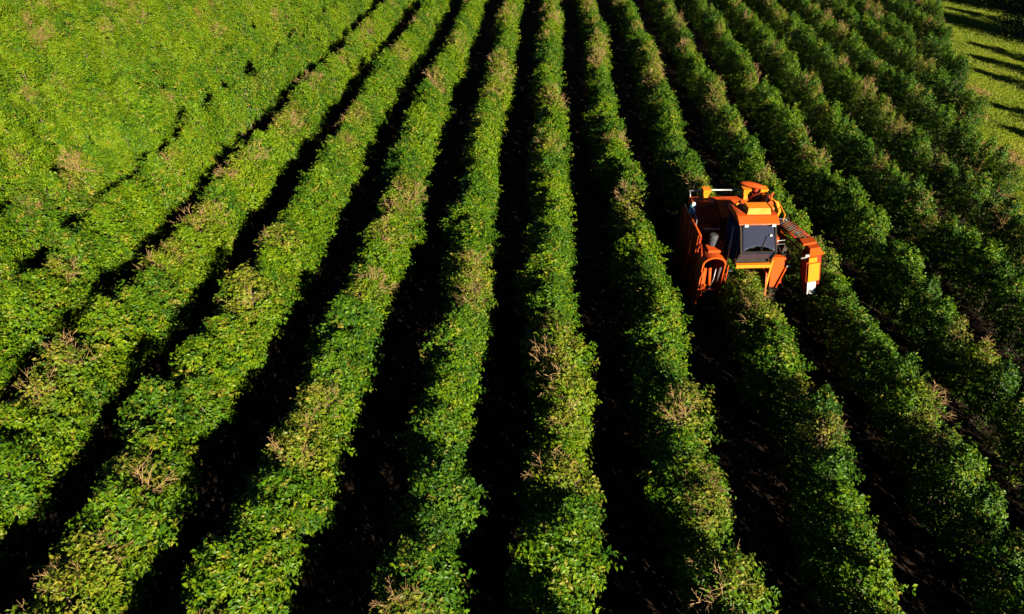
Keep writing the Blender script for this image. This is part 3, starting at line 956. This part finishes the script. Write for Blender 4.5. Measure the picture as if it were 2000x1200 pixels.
# discharge bin hanging at the arm's end
bn = boxo('discharge_bin', M_dred, H, 1.790, 2.330, -1.050, -0.520, 1.950, 3.150)
prism('bin_hood', M_orange, bn, [(1.89, 3.16), (2.43, 3.16), (2.24, 3.52), (1.89, 3.52)], 'y', -1.06, -0.55)
boxo('bin_lid', M_orange, bn, 1.730, 2.210, -0.800, -0.420, 3.530, 3.610)
boxo('bin_box', M_yellow, bn, 1.830, 2.130, -1.160, -1.065, 2.940, 3.150)
boxo('bin_panel', M_yellow, bn, 1.850, 2.260, -1.120, -1.055, 2.030, 2.850, bevel=.012)
boxo('white_plate', M_white, bn, 1.820, 2.140, -1.160, -1.100, 1.440, 2.010, bevel=.008)
boxo('bin_skirt', M_dred, bn, 1.830, 2.290, -1.095, -0.600, 1.400, 1.945)
boxo('bin_lamp', M_white, bn, 1.710, 1.840, -1.120, -1.070, 3.220, 3.300, bevel=.01)
boxo('bin_handle', M_grey, bn, 1.550, 1.750, -1.100, -1.060, 3.160, 3.210, bevel=.01)
piv = Vector((2.04, -0.8, 2.88))                              # the bin hangs slightly outward
bn.matrix_local = Matrix.Translation(piv) @ Matrix.Rotation(R(-12), 4, 'Y') @ Matrix.Translation(-piv)

# shaker columns with fingers inside the tunnel
for x in (-0.72, 0.5):
    sh = pipe('shaker', M_dark, H, [(x, 1.6, 0.5), (x, 1.6, 2.3)], .08)
    for i in range(7):
        for a_ in range(5):
            t = a_ * 2 * math.pi / 5 + i * .3
            pipe('finger', M_yellow, sh, [(x, 1.6, .65 + .22 * i), (x + .2 * math.cos(t), 1.6 + .55 * math.sin(t), .65 + .22 * i)], .012, 5)
# access ladder on the left wall
ld = pipe('ladder', M_orange, H, [(-2.10, 1.0, 0.6), (-2.10, 1.0, 3.2)], .02, 6)
pipe('ladder_rail', M_orange, ld, [(-2.10, 1.4, 0.6), (-2.10, 1.4, 3.2)], .02, 6)
for i in range(8):
    pipe('rung', M_orange, ld, [(-2.10, 1.0, .75 + .3 * i), (-2.10, 1.4, .75 + .3 * i)], .016, 6)
# braces, hoses and small machinery that clutter the open frame
pipe('brace', M_dred, H, [(-1.92, 0.3, 2.95), (-1.92, -0.2, 2.35)], .03, 8)
pipe('brace', M_orange, H, [(-1.02, -0.15, 2.52), (-0.98, 1.28, 3.0)], .028, 8)
pipe('brace', M_orange, H, [(0.80, 0.1, 2.66), (0.86, 0.9, 3.3)], .03, 8)
pipe('brace', M_dred, H, [(1.5, 0.0, 2.66), (1.30, 0.9, 3.2)], .028, 8)
for i in range(6):
    x = -1.82 + .11 * i
    pipe('hydraulic_line', M_black if i % 2 else M_dred, H, [(x, 1.28, 2.9), (x + .03, 1.05, 2.62 + .02 * i), (x + .12, 0.70, 2.56), (x + .05, 0.42, 2.35)], .018, 6)
for i in range(4):
    pipe('hydraulic_line', M_black, H, [(0.74 + .05 * i, 1.2, 3.3), (0.86 + .06 * i, 0.7, 3.52 - .06 * i), (0.98 + .05 * i, 0.2, 3.0), (1.1 + .06 * i, -.05, 2.65)], .016, 6)
boxo('engine_block', M_dark, H, -0.45, 0.55, 1.45, 2.35, 2.47, 3.25, bevel=.04)
boxo('engine_cover', M_orange, H, -0.50, 0.60, 1.40, 2.40, 3.255, 3.36, bevel=.03)
boxo('tool_box', M_dred, H, -1.30, -0.86, 0.55, 0.85, 2.51, 2.74)
boxo('fuse_box', M_dull, H, -1.80, -1.62, 1.18, 1.296, 2.78, 2.98)
boxo('step', M_dull, H, -1.30, -0.82, -0.10, 0.18, 2.515, 2.545, bevel=.006)
pipe('grab_rail', M_grey, H, [(-1.9, 1.34, 3.05), (-1.9, 1.34, 3.4), (-1.9, 1.8, 3.6), (-1.9, 2.4, 3.62)], .018, 6)
for i in range(5):
    boxo('louvre', M_dred, H, -1.30, -0.92, 1.262, 1.297, 2.53 + .036 * i, 2.55 + .036 * i, bevel=.006)
pipe('fork_link', M_dred, H, [(-1.8, -0.46, 1.3), (-1.2, -0.46, 1.3)], .03, 8)
pipe('rear_strut', M_orange, H, [(1.3, 2.7, 3.66), (1.45, 2.4, 4.05), (1.2, 2.0, 4.1)], .035, 8)
pipe('rear_strut', M_orange, H, [(1.1, 2.95, 3.5), (1.5, 2.6, 3.9)], .025, 8)
boxo('hydraulic_tank', M_orange, H, 1.0, 1.45, 2.65, 2.95, 3.1, 3.41)
# roof fittings
pipe('antenna', M_black, H, [(0.50, 0.85, 4.36), (0.52, 0.88, 4.8)], .008, 5)
lathe_beacon = pipe('beacon', M_yellow, H, [(-0.66, 0.75, 4.37), (-0.66, 0.75, 4.50)], .06, 12)
for x in (-0.80, 0.58):
    pipe('roof_rail', M_dark, H, [(x, 0.05, 4.42), (x, 0.85, 4.42)], .014, 6)
boxo('roof_vent', M_dark, H, -0.3, 0.25, 0.66, 0.80, 4.385, 4.44, bevel=.01)
# right rear clutter: pump, filters, pipework and guards around the elevator
for i in range(3):
    pipe('filter', M_dull if i else M_white, H, [(0.72 + .16 * i, 1.30, 3.37), (0.72 + .16 * i, 1.30, 3.62)], .06, 10)
pipe('guard_rail', M_yellow, H, [(1.45, 1.1, 2.7), (1.52, 1.1, 3.75), (1.50, 1.7, 3.9), (1.46, 2.3, 3.75)], .03, 8)
pipe('guard_rail', M_orange, H, [(1.52, 1.1, 3.3), (1.50, 2.3, 3.35)], .022, 8)
pipe('pressure_pipe', M_dred, H, [(1.0, 2.6, 3.7), (0.95, 2.3, 4.12), (0.75, 2.2, 4.16), (0.6, 2.45, 3.9), (0.6, 2.6, 3.68)], .035, 8)
pipe('pressure_pipe', M_dark, H, [(0.2, 2.6, 3.66), (0.1, 2.2, 3.7), (0.15, 1.8, 3.45)], .03, 8)
pipe('pressure_pipe', M_dull, H, [(-0.4, 2.6, 3.55), (-0.45, 2.2, 3.66), (-0.35, 1.7, 3.4)], .025, 8)
# left side: open posts and cross pieces in front of the hopper
for y in (0.42, 1.25, 2.05, 2.85):
    boxo('wall_post', M_orange, H, -2.055, -2.005, y, y + .07, 0.5, 3.24, bevel=.008)
pipe('wall_brace', M_dred, H, [(-2.06, 0.5, 1.0), (-2.06, 1.25, 3.0)], .02, 6)
pipe('wall_brace', M_dred, H, [(-2.06, 2.1, 1.0), (-2.06, 2.85, 3.0)], .02, 6)
boxo('fork_bracket', M_orange, H, -1.95, -1.78, -0.46, -0.30, 1.9, 2.1)
pipe('fork_spring', M_dull, H, [(-1.30, -0.46, 1.7), (-1.26, -0.48, 2.35)], .045, 10)
pipe('tie_rod', M_dred, H, [(-1.9, -0.45, 0.9), (-1.05, -0.45, 0.9)], .03, 8)
for i in range(4):
    boxo('step_rung', M_dull, H, -0.97, -0.80, -0.62 + .02 * i, -0.52 + .02 * i, 1.35 + .28 * i, 1.38 + .28 * i, bevel=.005)
pipe('step_side', M_orange, H, [(-0.98, -0.58, 1.2), (-0.98, -0.5, 2.45)], .018, 6)
boxo('row_divider', M_orange, H, -0.98, -0.93, -0.9, 0.24, 0.5, 1.9, top=(-0.98, -0.93, -0.3, 0.24))
boxo('row_divider', M_orange, H, 0.70, 0.75, -0.9, 0.24, 0.5, 1.9, top=(0.70, 0.75, -0.3, 0.24))
